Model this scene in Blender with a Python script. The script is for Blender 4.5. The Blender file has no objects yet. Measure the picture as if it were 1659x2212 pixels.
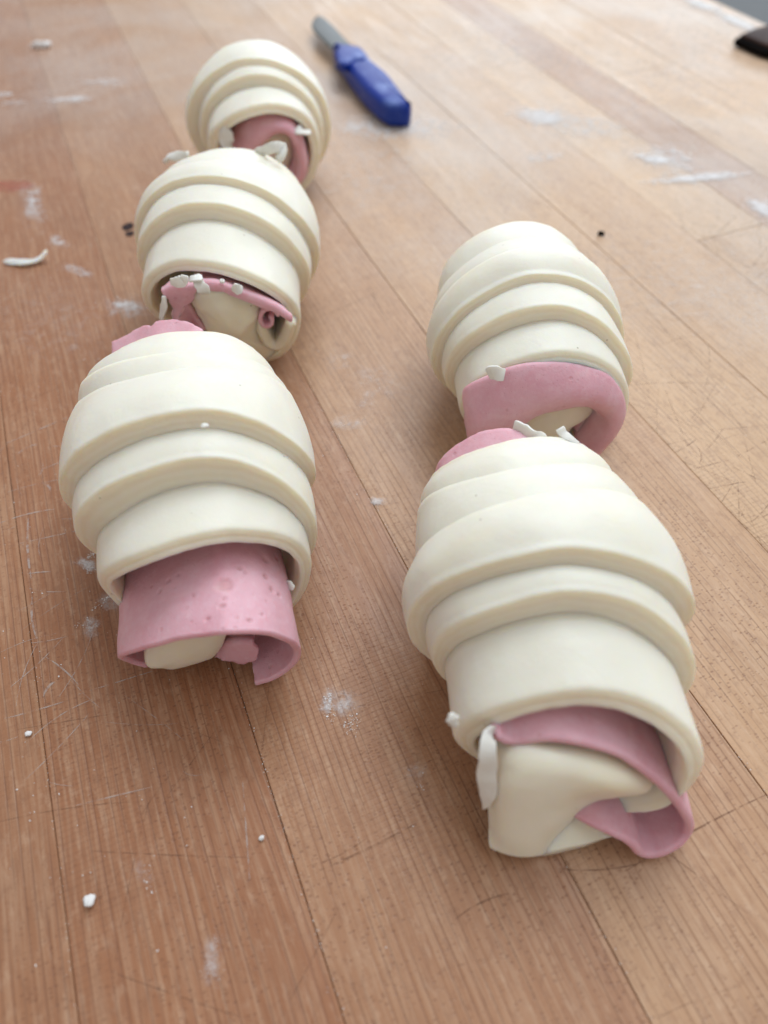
import bpy, math, random, json
import numpy as np
from mathutils import Vector, noise as mnoise

sc = bpy.context.scene
COL = sc.collection
rng = np.random.default_rng(7)
random.seed(7)

# ------------------------------------------------------------------ camera
CAM_H = 0.16
FPX, CX, CY = 1534.0, 830.0, 1106.0          # photograph read at 1659 x 2212
PITCH = math.atan(1916.0 / FPX)
FWD = np.array([0, math.cos(PITCH), -math.sin(PITCH)])
UP = np.array([0, math.sin(PITCH), math.cos(PITCH)])
RT = np.array([1.0, 0, 0])
CAMP = np.array([0, 0, CAM_H])
cd = bpy.data.cameras.new('camera')
cam = bpy.data.objects.new('camera', cd)
COL.objects.link(cam)
cam.location = CAMP
cam.rotation_euler = (math.pi / 2 - PITCH, 0, 0)
cd.sensor_fit = 'HORIZONTAL'
cd.sensor_width = 26.0
cd.lens = 26.0 * FPX / 1659.0
cd.clip_start = 0.005
cd.clip_end = 50
cd.dof.use_dof = True
cd.dof.focus_distance = 0.178
cd.dof.aperture_fstop = 8.5
sc.camera = cam

# ------------------------------------------------------------------ light
w = bpy.data.worlds.new('World')
sc.world = w
w.use_nodes = True
bg = w.node_tree.nodes['Background']
bg.inputs['Color'].default_value = (1.0, 0.98, 0.965, 1)
bg.inputs['Strength'].default_value = 0.52

def area(name, loc, target, sx, sy, power, col):
    ld = bpy.data.lights.new(name, 'AREA')
    ld.shape = 'RECTANGLE'
    ld.size, ld.size_y = sx, sy
    ld.energy = power
    ld.color = col
    o = bpy.data.objects.new(name, ld)
    COL.objects.link(o)
    o.location = loc
    d = Vector(target) - Vector(loc)
    o.rotation_euler = d.to_track_quat('-Z', 'Y').to_euler()
    return o

area('ceiling_light', (0.35, 1.30, 1.70), (0, 0.2, 0), 1.3, 0.9, 30, (0.82, 0.91, 1.0))
area('ceiling_light', (0.75, 0.25, 1.80), (0, 0.2, 0), 1.2, 0.5, 8, (0.82, 0.91, 1.0))
area('window_light', (0.9, 3.2, 0.95), (0.1, 0.4, 0), 3.0, 0.9, 34, (0.80, 0.90, 1.0))
sc.view_settings.view_transform = 'Standard'
sc.view_settings.look = 'None'
sc.view_settings.exposure = 0.0
sc.view_settings.gamma = 1.0
sc.cycles.transparent_max_bounces = 64

# ------------------------------------------------------------------ helpers
def ray_z(px, py, z):
    d = FWD + RT * (px - CX) / FPX + UP * (CY - py) / FPX
    return CAMP + d * (z - CAM_H) / d[2]

def obj_from(name, verts, faces, mat, parent=None, smooth=True):
    me = bpy.data.meshes.new(name)
    me.from_pydata([tuple(map(float, v)) for v in verts], [], [tuple(f) for f in faces])
    me.validate()
    if smooth:
        me.polygons.foreach_set('use_smooth', [True] * len(me.polygons))
    if mat is not None:
        me.materials.append(mat)
    o = bpy.data.objects.new(name, me)
    COL.objects.link(o)
    if parent is not None:
        o.parent = parent
        o.matrix_parent_inverse = parent.matrix_world.inverted() if False else o.matrix_parent_inverse
    return o

def thing(name, label, cat, loc=(0, 0, 0), group=None):
    o = bpy.data.objects.new(name, None)
    COL.objects.link(o)
    o.location = loc
    o.empty_display_size = 0.02
    o['label'] = label
    o['category'] = cat
    if group:
        o['group'] = group
    return o

def tag(o, label, cat, group=None):
    o['label'] = label
    o['category'] = cat
    if group:
        o['group'] = group
    return o

def add_child(o, parent):
    """parent a mesh written in world coordinates under an Empty at its thing's base"""
    o.parent = parent
    off = np.array(parent.location)
    n = len(o.data.vertices)
    co = np.empty(n * 3)
    o.data.vertices.foreach_get('co', co)
    co = (co.reshape(-1, 3) - off).ravel()
    o.data.vertices.foreach_set('co', co)
    o.data.update()
    return o

def crom(P, t):
    """Catmull-Rom through P (n,3) at parameters t in [0, n-1]"""
    P = np.asarray(P, float)
    n = len(P)
    if n == 1:
        return np.repeat(P, len(t), 0)
    Q = np.vstack([2 * P[0] - P[1], P, 2 * P[-1] - P[-2]])
    i = np.clip(np.floor(t).astype(int), 0, n - 2)
    f = (t - i)[:, None]
    p0, p1, p2, p3 = Q[i], Q[i + 1], Q[i + 2], Q[i + 3]
    return 0.5 * (2 * p1 + (p2 - p0) * f + (2 * p0 - 5 * p1 + 4 * p2 - p3) * f ** 2 + (3 * p1 - p0 - 3 * p2 + p3) * f ** 3)

def resample(P, m, closed=False):
    P = np.asarray(P, float)
    if closed:
        n = len(P)
        ext = np.vstack([P[-2:], P, P[:3]])
        t = np.linspace(2, n + 2, 16 * n + 1)
        C = crom(ext, t)
    else:
        C = crom(P, np.linspace(0, len(P) - 1, 24 * len(P)))
    d = np.concatenate([[0], np.cumsum(np.linalg.norm(np.diff(C, axis=0), axis=1))])
    s = np.linspace(0, d[-1], m + 1)[:-1] if closed else np.linspace(0, d[-1], m)
    return np.stack([np.interp(s, d, C[:, k]) for k in range(3)], 1)

def wob(p, f, amp, seed=0.0):
    v = mnoise.noise_vector(Vector((p[0] * f + seed, p[1] * f - seed, p[2] * f + 2 * seed)))
    return np.array(v) * amp

def sheet(name, rows, thick, mat, parent, nu=48, nv=18, amp=0.0003, freq=90, edge_amp=0.0, seed=1.0, rim=0.35, pits=()):
    """a thick bent sheet through rows of control points, its border rounded and a little ragged"""
    R = np.array([resample(r, nu) for r in rows])
    G = np.stack([crom(R[:, j], np.linspace(0, len(rows) - 1, nv)) for j in range(nu)], 1)   # nv, nu, 3
    if edge_amp:
        for i in range(nv):
            for j in range(nu):
                e = max(0.0, 1 - min(nv - 1 - i, j, nu - 1 - j) / 3.0)
                if e > 0:
                    G[i, j] += wob(G[i, j], 420, edge_amp * e, seed) + wob(G[i, j], 1100, edge_amp * .5 * e, seed)
    for i in range(nv):
        for j in range(nu):
            G[i, j] += wob(G[i, j], freq, amp, seed) + wob(G[i, j], freq * 3, amp * .35, seed)
    du = np.gradient(G, axis=1)
    dv = np.gradient(G, axis=0)
    N = np.cross(du, dv)
    N /= np.linalg.norm(N, axis=2, keepdims=True) + 1e-12
    pit = np.zeros((nv, nu))
    if pits:
        D = G - CAMP
        dz = D @ FWD
        PX = np.stack([CX + FPX * (D @ RT) / dz, CY - FPX * (D @ UP) / dz], 2)
        for (px, py, rad) in pits:
            e = np.hypot(PX[..., 0] - px, PX[..., 1] - py) + (G[..., 2] < .012) * 1e3
            c = G.reshape(-1, 3)[e.argmin()]
            q = np.clip(1 - np.linalg.norm(G - c, axis=2) / rad, 0, 1)
            q = q * q * (3 - 2 * q)
            pit = np.maximum(pit, np.minimum(1, q * 1.9))
    out = 1.0 if (N.reshape(-1, 3) @ np.array([0, 0, 1.0]) * (G.reshape(-1, 3)[:, 2] > np.median(G[..., 2]))).sum() > 0 else -1.0
    sink = (N * pit[..., None]) * (-out * thick * .55)
    G = G + sink * .5
    top = G + N * thick / 2
    bot = G - N * thick / 2
    V = list(top.reshape(-1, 3)) + list(bot.reshape(-1, 3))
    nb = nv * nu
    F = []
    for i in range(nv - 1):
        for j in range(nu - 1):
            a, b, c, d = i * nu + j, i * nu + j + 1, (i + 1) * nu + j + 1, (i + 1) * nu + j
            F.append((a, b, c, d))
            F.append((nb + d, nb + c, nb + b, nb + a))
    loop = [(0, j) for j in range(nu)] + [(i, nu - 1) for i in range(1, nv)] + [(nv - 1, j) for j in range(nu - 2, -1, -1)] + [(i, 0) for i in range(nv - 2, 0, -1)]
    mid = []
    for (i, j) in loop:
        o = np.zeros(3)
        for cond, vec in ((i == 0, -dv[i, j]), (i == nv - 1, dv[i, j]), (j == 0, -du[i, j]), (j == nu - 1, du[i, j])):
            if cond:
                o = o + vec / (np.linalg.norm(vec) + 1e-12)
        o /= np.linalg.norm(o) + 1e-12
        mid.append(len(V))
        V.append(G[i, j] + o * thick * rim)
    L = len(loop)
    for k in range(L):
        (i, j), (i2, j2) = loop[k], loop[(k + 1) % L]
        a, b = i * nu + j, i2 * nu + j2
        F.append((b, a, mid[k], mid[(k + 1) % L]))
        F.append((mid[(k + 1) % L], mid[k], nb + a, nb + b))
    V = np.array(V)
    V[:, 2] = np.maximum(V[:, 2], 0.0003)
    o = obj_from(name, V, F, mat)
    if pits:
        at = o.data.attributes.new('pit', 'FLOAT', 'POINT')
        full = np.zeros(len(o.data.vertices)); full[:nb] = pit.ravel(); full[nb:2 * nb] = pit.ravel()
        at.data.foreach_set('value', full.astype(np.float32))
    return add_child(o, parent)

def lump(name, outline, back, mat, parent, bulge=0.002, round_=0.0018, n=72, amp=0.0003, freq=110, seed=2.0):
    """a rounded body: an outline in space, domed in front, carried back along a vector"""
    C = resample(outline, n, closed=True)
    c = C.mean(0)
    back = np.asarray(back, float)
    bd = back / np.linalg.norm(back)
    rad = np.linalg.norm(C - c, axis=1).mean()
    rings = []
    for f in (0.06, 0.25, 0.45, 0.62, 0.76):
        rings.append(c + (C - c) * f - bd * bulge * (1 - f * f))
    k = min(.14, round_ / rad)
    for ang in (90, 65, 40, 20, 0):
        a = math.radians(ang)
        rings.append(c + (C - c) * (1 - k * (1 - math.cos(a)) if ang < 90 else 1 - k) + bd * round_ * (1 - math.sin(a)) - bd * bulge * .12)
    for t in (0.2, 0.45, 0.7, 0.9):
        rings.append(c + (C - c) * (1 - 0.06 * t) + back * t)
    rings.append(c + (C - c) * 0.8 + back)
    rings.append(c + (C - c) * 0.2 + back)
    V = np.vstack(rings)
    for i in range(len(V)):
        V[i] += wob(V[i], freq, amp, seed) + wob(V[i], freq * 3, amp * .4, seed)
    V[:, 2] = np.maximum(V[:, 2], 0.0003)
    F = []
    m = len(rings)
    for i in range(m - 1):
        for j in range(n):
            F.append((i * n + j, i * n + (j + 1) % n, (i + 1) * n + (j + 1) % n, (i + 1) * n + j))
    F.append(tuple(range(n))[::-1])
    F.append(tuple((m - 1) * n + j for j in range(n)))
    o = obj_from(name, V, F, mat)
    return add_child(o, parent)

def shred(name, pts, wid, thick, mat, parent, seed=3.0, m=14, taper=0.35, side=None):
    thick = thick * .48
    C = resample(pts, m)
    for i in range(m):
        C[i] += wob(C[i], 260, wid * .14, seed)
    T = np.gradient(C, axis=0)
    T /= np.linalg.norm(T, axis=1, keepdims=True) + 1e-12
    V = []
    for i in range(m):
        sd = np.cross(T[i], side if side is not None else FWD)
        sd /= np.linalg.norm(sd) + 1e-12
        nn = np.cross(sd, T[i])
        tw = .7 * math.sin(seed * 2.1 + 2.2 * i / m)
        sd, nn = sd * math.cos(tw) + nn * math.sin(tw), nn * math.cos(tw) - sd * math.sin(tw)
        t = i / (m - 1)
        ww = wid * (1 - (1 - taper) * (abs(2 * t - 1) ** 3)) * (1 + .40 * mnoise.noise(Vector((i * 4.5 / m, seed * 1.7, 0))))
        for (a, b) in ((-.5, -.4), (-.46, -.5), (.46, -.5), (.5, -.4), (.5, .4), (.46, .5), (-.46, .5), (-.5, .4)):
            V.append(C[i] + sd * ww * a + nn * thick * b + wob(C[i] + sd * a * .001, 700, thick * .22, seed))
    F = []
    for i in range(m - 1):
        for j in range(8):
            F.append((i * 8 + j, i * 8 + (j + 1) % 8, (i + 1) * 8 + (j + 1) % 8, (i + 1) * 8 + j))
    F.append(tuple(range(8))[::-1])
    F.append(tuple((m - 1) * 8 + j for j in range(8)))
    V = np.array(V)
    V[:, 2] = np.maximum(V[:, 2], 0.0002)
    o = obj_from(name, V, F, mat)
    if parent is not None:
        add_child(o, parent)
    return o

# ------------------------------------------------------------------ materials
class NT:
    def __init__(self, name):
        self.m = bpy.data.materials.new(name)
        self.m.use_nodes = True
        self.t = self.m.node_tree
        self.b = self.t.nodes['Principled BSDF']
        self.out = self.t.nodes['Material Output']
    def n(self, typ, **kw):
        x = self.t.nodes.new(typ)
        for k, v in kw.items():
            if hasattr(x, k):
                setattr(x, k, v)
            else:
                x.inputs[k.replace('_', ' ')].default_value = v
        return x
    def l(self, a, b):
        self.t.links.new(a, b)
    def coord(self, kind='Object'):
        return self.n('ShaderNodeTexCoord').outputs[kind]
    def mapping(self, v, scale=(1, 1, 1), loc=(0, 0, 0)):
        x = self.n('ShaderNodeMapping')
        x.inputs['Scale'].default_value = scale
        x.inputs['Location'].default_value = loc
        self.l(v, x.inputs['Vector'])
        return x.outputs[0]
    def noise(self, v, scale, detail=3, rough=.5, dist=0.0):
        x = self.n('ShaderNodeTexNoise')
        x.inputs['Scale'].default_value = scale
        x.inputs['Detail'].default_value = detail
        x.inputs['Roughness'].default_value = rough
        x.inputs['Distortion'].default_value = dist
        self.l(v, x.inputs['Vector'])
        return x.outputs[0]
    def vor(self, v, scale, feature='F1', rand=1.0):
        x = self.n('ShaderNodeTexVoronoi')
        x.feature = feature
        x.inputs['Scale'].default_value = scale
        x.inputs['Randomness'].default_value = rand
        self.l(v, x.inputs['Vector'])
        return x
    def rng(self, v, a, b, c=0.0, d=1.0, smooth=True):
        x = self.n('ShaderNodeMapRange')
        x.interpolation_type = 'SMOOTHSTEP' if smooth else 'LINEAR'
        x.inputs['From Min'].default_value = a
        x.inputs['From Max'].default_value = b
        x.inputs['To Min'].default_value = c
        x.inputs['To Max'].default_value = d
        self.l(v, x.inputs['Value'])
        return x.outputs[0]
    def math(self, op, a, b=None):
        x = self.n('ShaderNodeMath')
        x.operation = op
        for i, v in enumerate((a, b)):
            if v is None:
                continue
            if isinstance(v, (int, float)):
                x.inputs[i].default_value = v
            else:
                self.l(v, x.inputs[i])
        return x.outputs[0]
    def mix(self, f, a, b, blend='MIX'):
        x = self.n('ShaderNodeMix')
        x.data_type = 'RGBA'
        x.blend_type = blend
        for i, v in ((0, f), (6, a), (7, b)):
            if isinstance(v, (int, float)):
                x.inputs[i].default_value = v
            elif isinstance(v, tuple):
                x.inputs[i].default_value = (*v, 1) if len(v) == 3 else v
            else:
                self.l(v, x.inputs[i])
        return x.outputs[2]
    def bump(self, h, strength, dist, prev=None):
        x = self.n('ShaderNodeBump')
        x.inputs['Strength'].default_value = strength
        x.inputs['Distance'].default_value = dist
        self.l(h, x.inputs['Height'])
        if prev is not None:
            self.l(prev, x.inputs['Normal'])
        return x.outputs[0]
    def attr(self, name, typ='GEOMETRY'):
        x = self.n('ShaderNodeAttribute')
        x.attribute_type = typ
        x.attribute_name = name
        return x

def dough_material(name, base, cut):
    k = NT(name)
    v = k.coord('Object')
    n1 = k.noise(v, 60, 4, .55)
    c = k.mix(k.rng(n1, .3, .7), tuple(x * .965 for x in base), base)
    bl = k.noise(v, 28, 3, .5, .8)
    c = k.mix(k.rng(bl, .48, .70, 0, .5), c, (base[0] * 1.0, base[1] * .965, base[2] * .86))
    n2 = k.noise(v, 900, 3, .6)
    c = k.mix(k.rng(n2, .45, .75, 0, .12), c, (base[0] * 1.04, base[1] * 1.05, base[2] * 1.12))
    cu = k.attr('cut').outputs['Fac']
    lay = k.attr('layer').outputs['Fac']
    streak = k.math('SINE', k.math('ADD', k.math('MULTIPLY', lay, 20.0), k.math('MULTIPLY', k.noise(v, 110, 3), 9.0)))
    ccol = k.mix(k.rng(streak, -1, 1, 0, .3), cut, tuple(min(1, x * 1.12) for x in base))
    c = k.mix(k.math('MULTIPLY', cu, .8), c, ccol)
    sp = k.vor(v, 260)
    dot = k.math('MULTIPLY', k.rng(sp.outputs['Distance'], .03, .10, 1, 0), k.rng(sp.outputs['Color'], .77, .79, 0, 1))
    c = k.mix(k.math('MULTIPLY', dot, .6), c, (.22, .17, .10))
    k.l(c, k.b.inputs['Base Color'])
    k.b.inputs['Roughness'].default_value = .43
    k.b.inputs['Specular IOR Level'].default_value = .36
    k.b.inputs['Subsurface Weight'].default_value = .85
    k.b.inputs['Subsurface Radius'].default_value = (1.0, .74, .42)
    k.b.inputs['Subsurface Scale'].default_value = .0042
    nb = k.bump(k.noise(v, 75, 4, .55, .5), .30, .0012)
    nb = k.bump(k.noise(v, 420, 4, .6), .22, .0004, nb)
    nb = k.bump(k.noise(v, 1900, 2, .5), .16, .00012, nb)
    k.l(nb, k.b.inputs['Normal'])
    return k.m

def ham_material(name):
    k = NT(name)
    v = k.coord('Object')
    n1 = k.noise(v, 110, 5, .6, .6)
    c = k.mix(k.rng(n1, .3, .72), (.67, .35, .405), (.72, .43, .485))
    n2 = k.noise(v, 640, 4, .7)
    c = k.mix(k.rng(n2, .48, .72, 0, .35), c, (.74, .53, .56))
    p = k.vor(v, 330)
    pick = k.rng(p.outputs['Color'], .66, .72, 0, 1)
    hole = k.math('MULTIPLY', k.rng(p.outputs['Distance'], .10, .24, 1, 0), pick)
    p2 = k.vor(v, 1150)
    hole2 = k.math('MULTIPLY', k.rng(p2.outputs['Distance'], .1, .3, 1, 0), k.rng(p2.outputs['Color'], .6, .7, 0, 1))
    h = k.math('MAXIMUM', hole, k.math('MULTIPLY', hole2, .6))
    c = k.mix(k.math('MULTIPLY', h, .26), c, (.50, .20, .20))
    f = k.noise(k.mapping(v, (1, 1, 1)), 46, 2, .5, 1.5)
    c = k.mix(k.rng(f, .62, .72, 0, .28), c, (.78, .56, .56))
    c = k.mix(k.math('MULTIPLY', k.attr('pit').outputs['Fac'], .42), c, (.58, .26, .25))
    k.l(c, k.b.inputs['Base Color'])
    k.b.inputs['Roughness'].default_value = .50
    k.b.inputs['Specular IOR Level'].default_value = .30
    k.b.inputs['Subsurface Weight'].default_value = .5
    k.b.inputs['Subsurface Radius'].default_value = (1.0, .35, .3)
    k.b.inputs['Subsurface Scale'].default_value = .0022
    nb = k.bump(k.math('SUBTRACT', 1.0, h), .35, .0004)
    nb = k.bump(k.noise(v, 230, 4, .65), .3, .0006, nb)
    nb = k.bump(k.noise(v, 800, 3, .6), .35, .0003, nb)
    k.l(nb, k.b.inputs['Normal'])
    return k.m

def plain(name, col, rough=.5, spec=.3, sss=0.0, rad=(1, .9, .7), scale=.001, bump=.2, bscale=600, metal=0.0, vary=.08):
    k = NT(name)
    v = k.coord('Object')
    n = k.noise(v, bscale * .3, 4, .6)
    c = k.mix(k.rng(n, .3, .7), tuple(x * (1 - vary) for x in col), col)
    k.l(c, k.b.inputs['Base Color'])
    k.b.inputs['Roughness'].default_value = rough
    k.b.inputs['Specular IOR Level'].default_value = spec
    k.b.inputs['Metallic'].default_value = metal
    if sss:
        k.b.inputs['Subsurface Weight'].default_value = sss
        k.b.inputs['Subsurface Radius'].default_value = rad
        k.b.inputs['Subsurface Scale'].default_value = scale
    k.l(k.bump(k.noise(v, bscale, 3), bump, .0003), k.b.inputs['Normal'])
    return k.m

def wood_material():
    k = NT('maple strips')
    obj = k.coord('Object')
    info = k.n('ShaderNodeObjectInfo')
    comb = k.n('ShaderNodeCombineXYZ')
    k.l(k.math('MULTIPLY', info.outputs['Random'], 7.3), comb.inputs[0])
    k.l(k.math('MULTIPLY', info.outputs['Random'], 3.1), comb.inputs[1])
    add = k.n('ShaderNodeVectorMath')
    k.l(obj, add.inputs[0]); k.l(comb.outputs[0], add.inputs[1])
    v = add.outputs[0]                                        # x runs along the grain
    wv = k.noise(k.mapping(v, (6, 14, 6)), 1.0, 2, .5)
    wv = k.math('MULTIPLY', k.math('SUBTRACT', wv, .5), .006)
    sh = k.n('ShaderNodeCombineXYZ'); k.l(wv, sh.inputs[1])
    add2 = k.n('ShaderNodeVectorMath'); k.l(v, add2.inputs[0]); k.l(sh.outputs[0], add2.inputs[1])
    g = add2.outputs[0]
    tone = k.attr('tone', 'OBJECT').outputs['Fac']
    c = k.mix(tone, (.312, .126, .058), (.615, .405, .232))
    broad = k.noise(k.mapping(g, (7, 55, 7)), 1.0, 4, .55)
    c = k.mix(k.rng(broad, .3, .7, 0, .34), c, k.mix(.55, c, (.20, .085, .045)))
    fine = k.noise(k.mapping(g, (38, 900, 40)), 1.0, 3, .6)
    c = k.mix(k.rng(fine, .40, .68, 0, .42), c, k.mix(.55, c, (.66, .46, .30)))
    mott = k.noise(k.mapping(g, (210, 460, 200)), 1.0, 4, .7, .6)
    c = k.mix(k.rng(mott, .46, .70, 0, .55), c, k.mix(.55, c, (.20, .085, .045)))
    mot2 = k.noise(k.mapping(g, (170, 380, 200), (3, 1, 0)), 1.0, 4, .7)
    c = k.mix(k.rng(mot2, .52, .70, 0, .34), c, k.mix(.5, c, (.72, .52, .36)))
    # growth lines
    wave = k.n('ShaderNodeTexWave', wave_type='BANDS', bands_direction='Y', wave_profile='SIN')
    wave.inputs['Scale'].default_value = 175
    wave.inputs['Distortion'].default_value = 3.2
    wave.inputs['Detail'].default_value = 2
    wave.inputs['Detail Scale'].default_value = .05
    k.l(k.mapping(g, (.12, 1, .12)), wave.inputs['Vector'])
    gl = k.rng(wave.outputs['Fac'], .84, 1.0, 0, 1)
    gl = k.math('MULTIPLY', gl, k.rng(k.noise(k.mapping(g, (30, 260, 30)), 1.0, 2), .35, .62, .1, 1))
    c = k.mix(k.math('MULTIPLY', gl, .38), c, (.12, .05, .028))
    # rays: short dark flecks in rows
    fl = k.vor(k.mapping(g, (1500, 820, 40)), 1.0, 'F1', .8)
    fk = k.math('MULTIPLY', k.rng(fl.outputs['Distance'], .22, .46, 1, 0), k.rng(fl.outputs['Color'], .42, .58, 0, 1))
    fk = k.math('MULTIPLY', fk, k.rng(k.noise(k.mapping(g, (12, 40, 12)), 1.0, 2), .40, .6, .25, 1))
    c = k.mix(k.math('MULTIPLY', fk, .45), c, (.17, .07, .038))
    # plane marks across the grain
    pm = k.n('ShaderNodeTexWave', wave_type='BANDS', bands_direction='X', wave_profile='SIN')
    pm.inputs['Scale'].default_value = 240
    pm.inputs['Distortion'].default_value = 2.5
    pm.inputs['Detail'].default_value = 2
    k.l(k.mapping(g, (1, .25, 1)), pm.inputs['Vector'])
    pmask = k.rng(k.noise(k.mapping(v, (11, 17, 9)), 1.0, 2), .45, .65, 0, 1)
    pl = k.math('MULTIPLY', k.rng(pm.outputs['Fac'], .6, 1, 0, 1), pmask)
    c = k.mix(k.math('MULTIPLY', pl, .16), c, (.20, .09, .05))
    # worn stains
    geo = k.n('ShaderNodeNewGeometry').outputs['Position']
    st = k.noise(k.mapping(geo, (9, 9, 9)), 1.0, 4, .6, .4)
    c = k.mix(k.rng(st, .50, .74, 0, .45), c, k.mix(.55, c, (.16, .085, .055)))
    # flour film rubbed into the wood; its far-right ramp also paints in sheen
    fm = k.noise(k.mapping(geo, (8, 8, 8), (3.3, 1.2, 0)), 1.0, 5, .65, .5)
    fm2 = k.noise(geo, 900, 2, .6)
    sep = k.n('ShaderNodeSeparateXYZ'); k.l(geo, sep.inputs[0])
    far = k.rng(k.math('ADD', sep.outputs[1], k.math('MULTIPLY', sep.outputs[0], .6)), .09, .40, .05, 1.3)
    flour = k.math('MULTIPLY', k.rng(fm, .36, .72, .10, .55), k.rng(fm2, .35, .7, .3, 1))
    flour = k.math('MULTIPLY', flour, far)
    c = k.mix(flour, c, (.55, .54, .525))
    k.l(c, k.b.inputs['Base Color'])
    r = k.rng(k.noise(k.mapping(g, (20, 150, 20)), 1.0, 3), .3, .7, .36, .50)
    k.l(r, k.b.inputs['Roughness'])
    k.b.inputs['Specular IOR Level'].default_value = .30
    h = k.math('ADD', k.math('MULTIPLY', fine, .5), k.math('SUBTRACT', 0.0, k.math('ADD', k.math('MULTIPLY', gl, .5), k.math('MULTIPLY', fk, .6))))
    h = k.math('ADD', h, k.math('MULTIPLY', pl, -.35))
    k.l(k.bump(h, .35, .00025), k.b.inputs['Normal'])
    return k.m

def flour_material():
    k = NT('flour')
    k.b.inputs['Base Color'].default_value = (.80, .78, .76, 1)
    k.b.inputs['Roughness'].default_value = .9
    k.b.inputs['Specular IOR Level'].default_value = .1
    return k.m

def scratch_material(name, col, cover, lo=.34, hi=.62):
    k = NT(name)
    v = k.coord('Object')
    k.b.inputs['Base Color'].default_value = (*col, 1)
    k.b.inputs['Roughness'].default_value = .7
    k.b.inputs['Specular IOR Level'].default_value = .15
    tr = k.n('ShaderNodeBsdfTransparent')
    mx = k.n('ShaderNodeMixShader')
    f = k.math('MULTIPLY', k.rng(k.noise(v, 420, 3, .6), lo, hi), cover)
    k.l(f, mx.inputs[0]); k.l(tr.outputs[0], mx.inputs[1]); k.l(k.b.outputs[0], mx.inputs[2])
    k.l(mx.outputs[0], k.out.inputs['Surface'])
    return k.m

def handle_material():
    k = NT('blue plastic dusted with flour')
    v = k.coord('Object')
    n = k.noise(v, 75, 4, .6, .3)
    n2 = k.noise(v, 700, 3, .6)
    up = k.n('ShaderNodeSeparateXYZ')
    k.l(k.n('ShaderNodeNewGeometry').outputs['Normal'], up.inputs[0])
    f = k.math('MULTIPLY', k.rng(n, .48, .68, 0, .5), k.rng(n2, .3, .7, .45, 1))
    f = k.math('MULTIPLY', f, k.rng(up.outputs[2], .3, .9, .15, 1))
    k.l(k.mix(f, (.002, .026, .25), (.26, .37, .68)), k.b.inputs['Base Color'])
    k.b.inputs['Roughness'].default_value = .42
    k.b.inputs['Specular IOR Level'].default_value = .25
    k.l(k.bump(n2, .2, .0003), k.b.inputs['Normal'])
    return k.m

M_DOUGH = dough_material('raw dough', (.785, .757, .655), (.785, .705, .535))
M_CORE = dough_material('inner raw dough', (.81, .755, .62), (.78, .68, .49))
M_HAM = ham_material('cooked ham')
M_CHEESE = plain('shredded cheese', (.76, .745, .69), .45, .35, .35, (1, .9, .7), .001, .15, 900, 0, .05)
M_WOOD = wood_material()
M_GLUE = plain('dark glue line', (.25, .175, .13), .8, .1)
M_FLOUR = flour_material()
def film_material():
    k = NT('smeared flour film')
    k.b.inputs['Base Color'].default_value = (.80, .79, .79, 1)
    k.b.inputs['Roughness'].default_value = .9
    k.b.inputs['Specular IOR Level'].default_value = .08
    v = k.coord('Object')
    a = k.attr('cover').outputs['Fac']
    n = k.noise(v, 260, 6, .7, .4)
    n2 = k.noise(v, 1700, 3, .7)
    f = k.math('ADD', k.math('MULTIPLY', a, 1.15), k.math('MULTIPLY', k.math('SUBTRACT', n, .5), 2.2))
    f = k.math('ADD', f, k.math('MULTIPLY', k.math('SUBTRACT', n2, .5), .7))
    f = k.math('MULTIPLY', k.rng(f, .10, 1.35, 0, .80), k.rng(a, .0, .45, 0, 1))
    tr = k.n('ShaderNodeBsdfTransparent')
    mx = k.n('ShaderNodeMixShader')
    k.l(f, mx.inputs[0]); k.l(tr.outputs[0], mx.inputs[1]); k.l(k.b.outputs[0], mx.inputs[2])
    k.l(mx.outputs[0], k.out.inputs['Surface'])
    return k.m
M_FILM = film_material()
M_SCRD = scratch_material('dirty knife scratches', (.19, .10, .065), .5)
M_SCRW = scratch_material('floury knife scratches', (.60, .53, .49), .5)
M_STEEL = plain('blade steel', (.125, .13, .128), .5, .4, 0, bump=.12, bscale=900, metal=.25)
M_BLUE = handle_material()
M_GREY = plain('grey metal', (.085, .088, .090), .6, .2, 0, bump=.1, bscale=300)
M_DARK = plain('black base', (.006, .005, .005), .7, .05)
M_BROWN = plain('dark brown top', (.050, .022, .015), .6, .12, vary=.4, bscale=200)
M_KNOT = scratch_material('burnt spot', (.035, .020, .02), .97, .1, .45)
M_PINK = scratch_material('pink stain', (.50, .12, .10), .5, .2, .8)
# ------------------------------------------------------------------ the worktable: edge-grain strips
GRAIN = np.array([-0.3902, 0.9208])
CROSS = np.array([0.9208, 0.3902])
SEAMS = [-.476, -.428, -.380, -.332, -.285, -.238, -.190, -.143, -.0955, -.0482, -.0034, .0482, .0961, .1420, .1858, .2265, .2610, .2900, .3370, .3850, .4313]
G0, G1 = -0.55, 1.75
table = thing('worktable', 'scratched wooden worktable top of glued strips dusted with flour', 'table', (0, 0, -0.04))

def strip_mesh(L, W, D=0.04, b=0.00015):
    x, y = L / 2, W / 2
    V = [(-x, -y, -D), (x, -y, -D), (x, y, -D), (-x, y, -D),
         (-x, -y, -b), (x, -y, -b), (x, y, -b), (-x, y, -b),
         (-x + b, -y + b, 0), (x - b, -y + b, 0), (x - b, y - b, 0), (-x + b, y - b, 0)]
    F = [(3, 2, 1, 0), (0, 1, 5, 4), (1, 2, 6, 5), (2, 3, 7, 6), (3, 0, 4, 7), (4, 5, 9, 8), (5, 6, 10, 9), (6, 7, 11, 10), (7, 4, 8, 11), (8, 9, 10, 11)]
    return V, F

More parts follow.
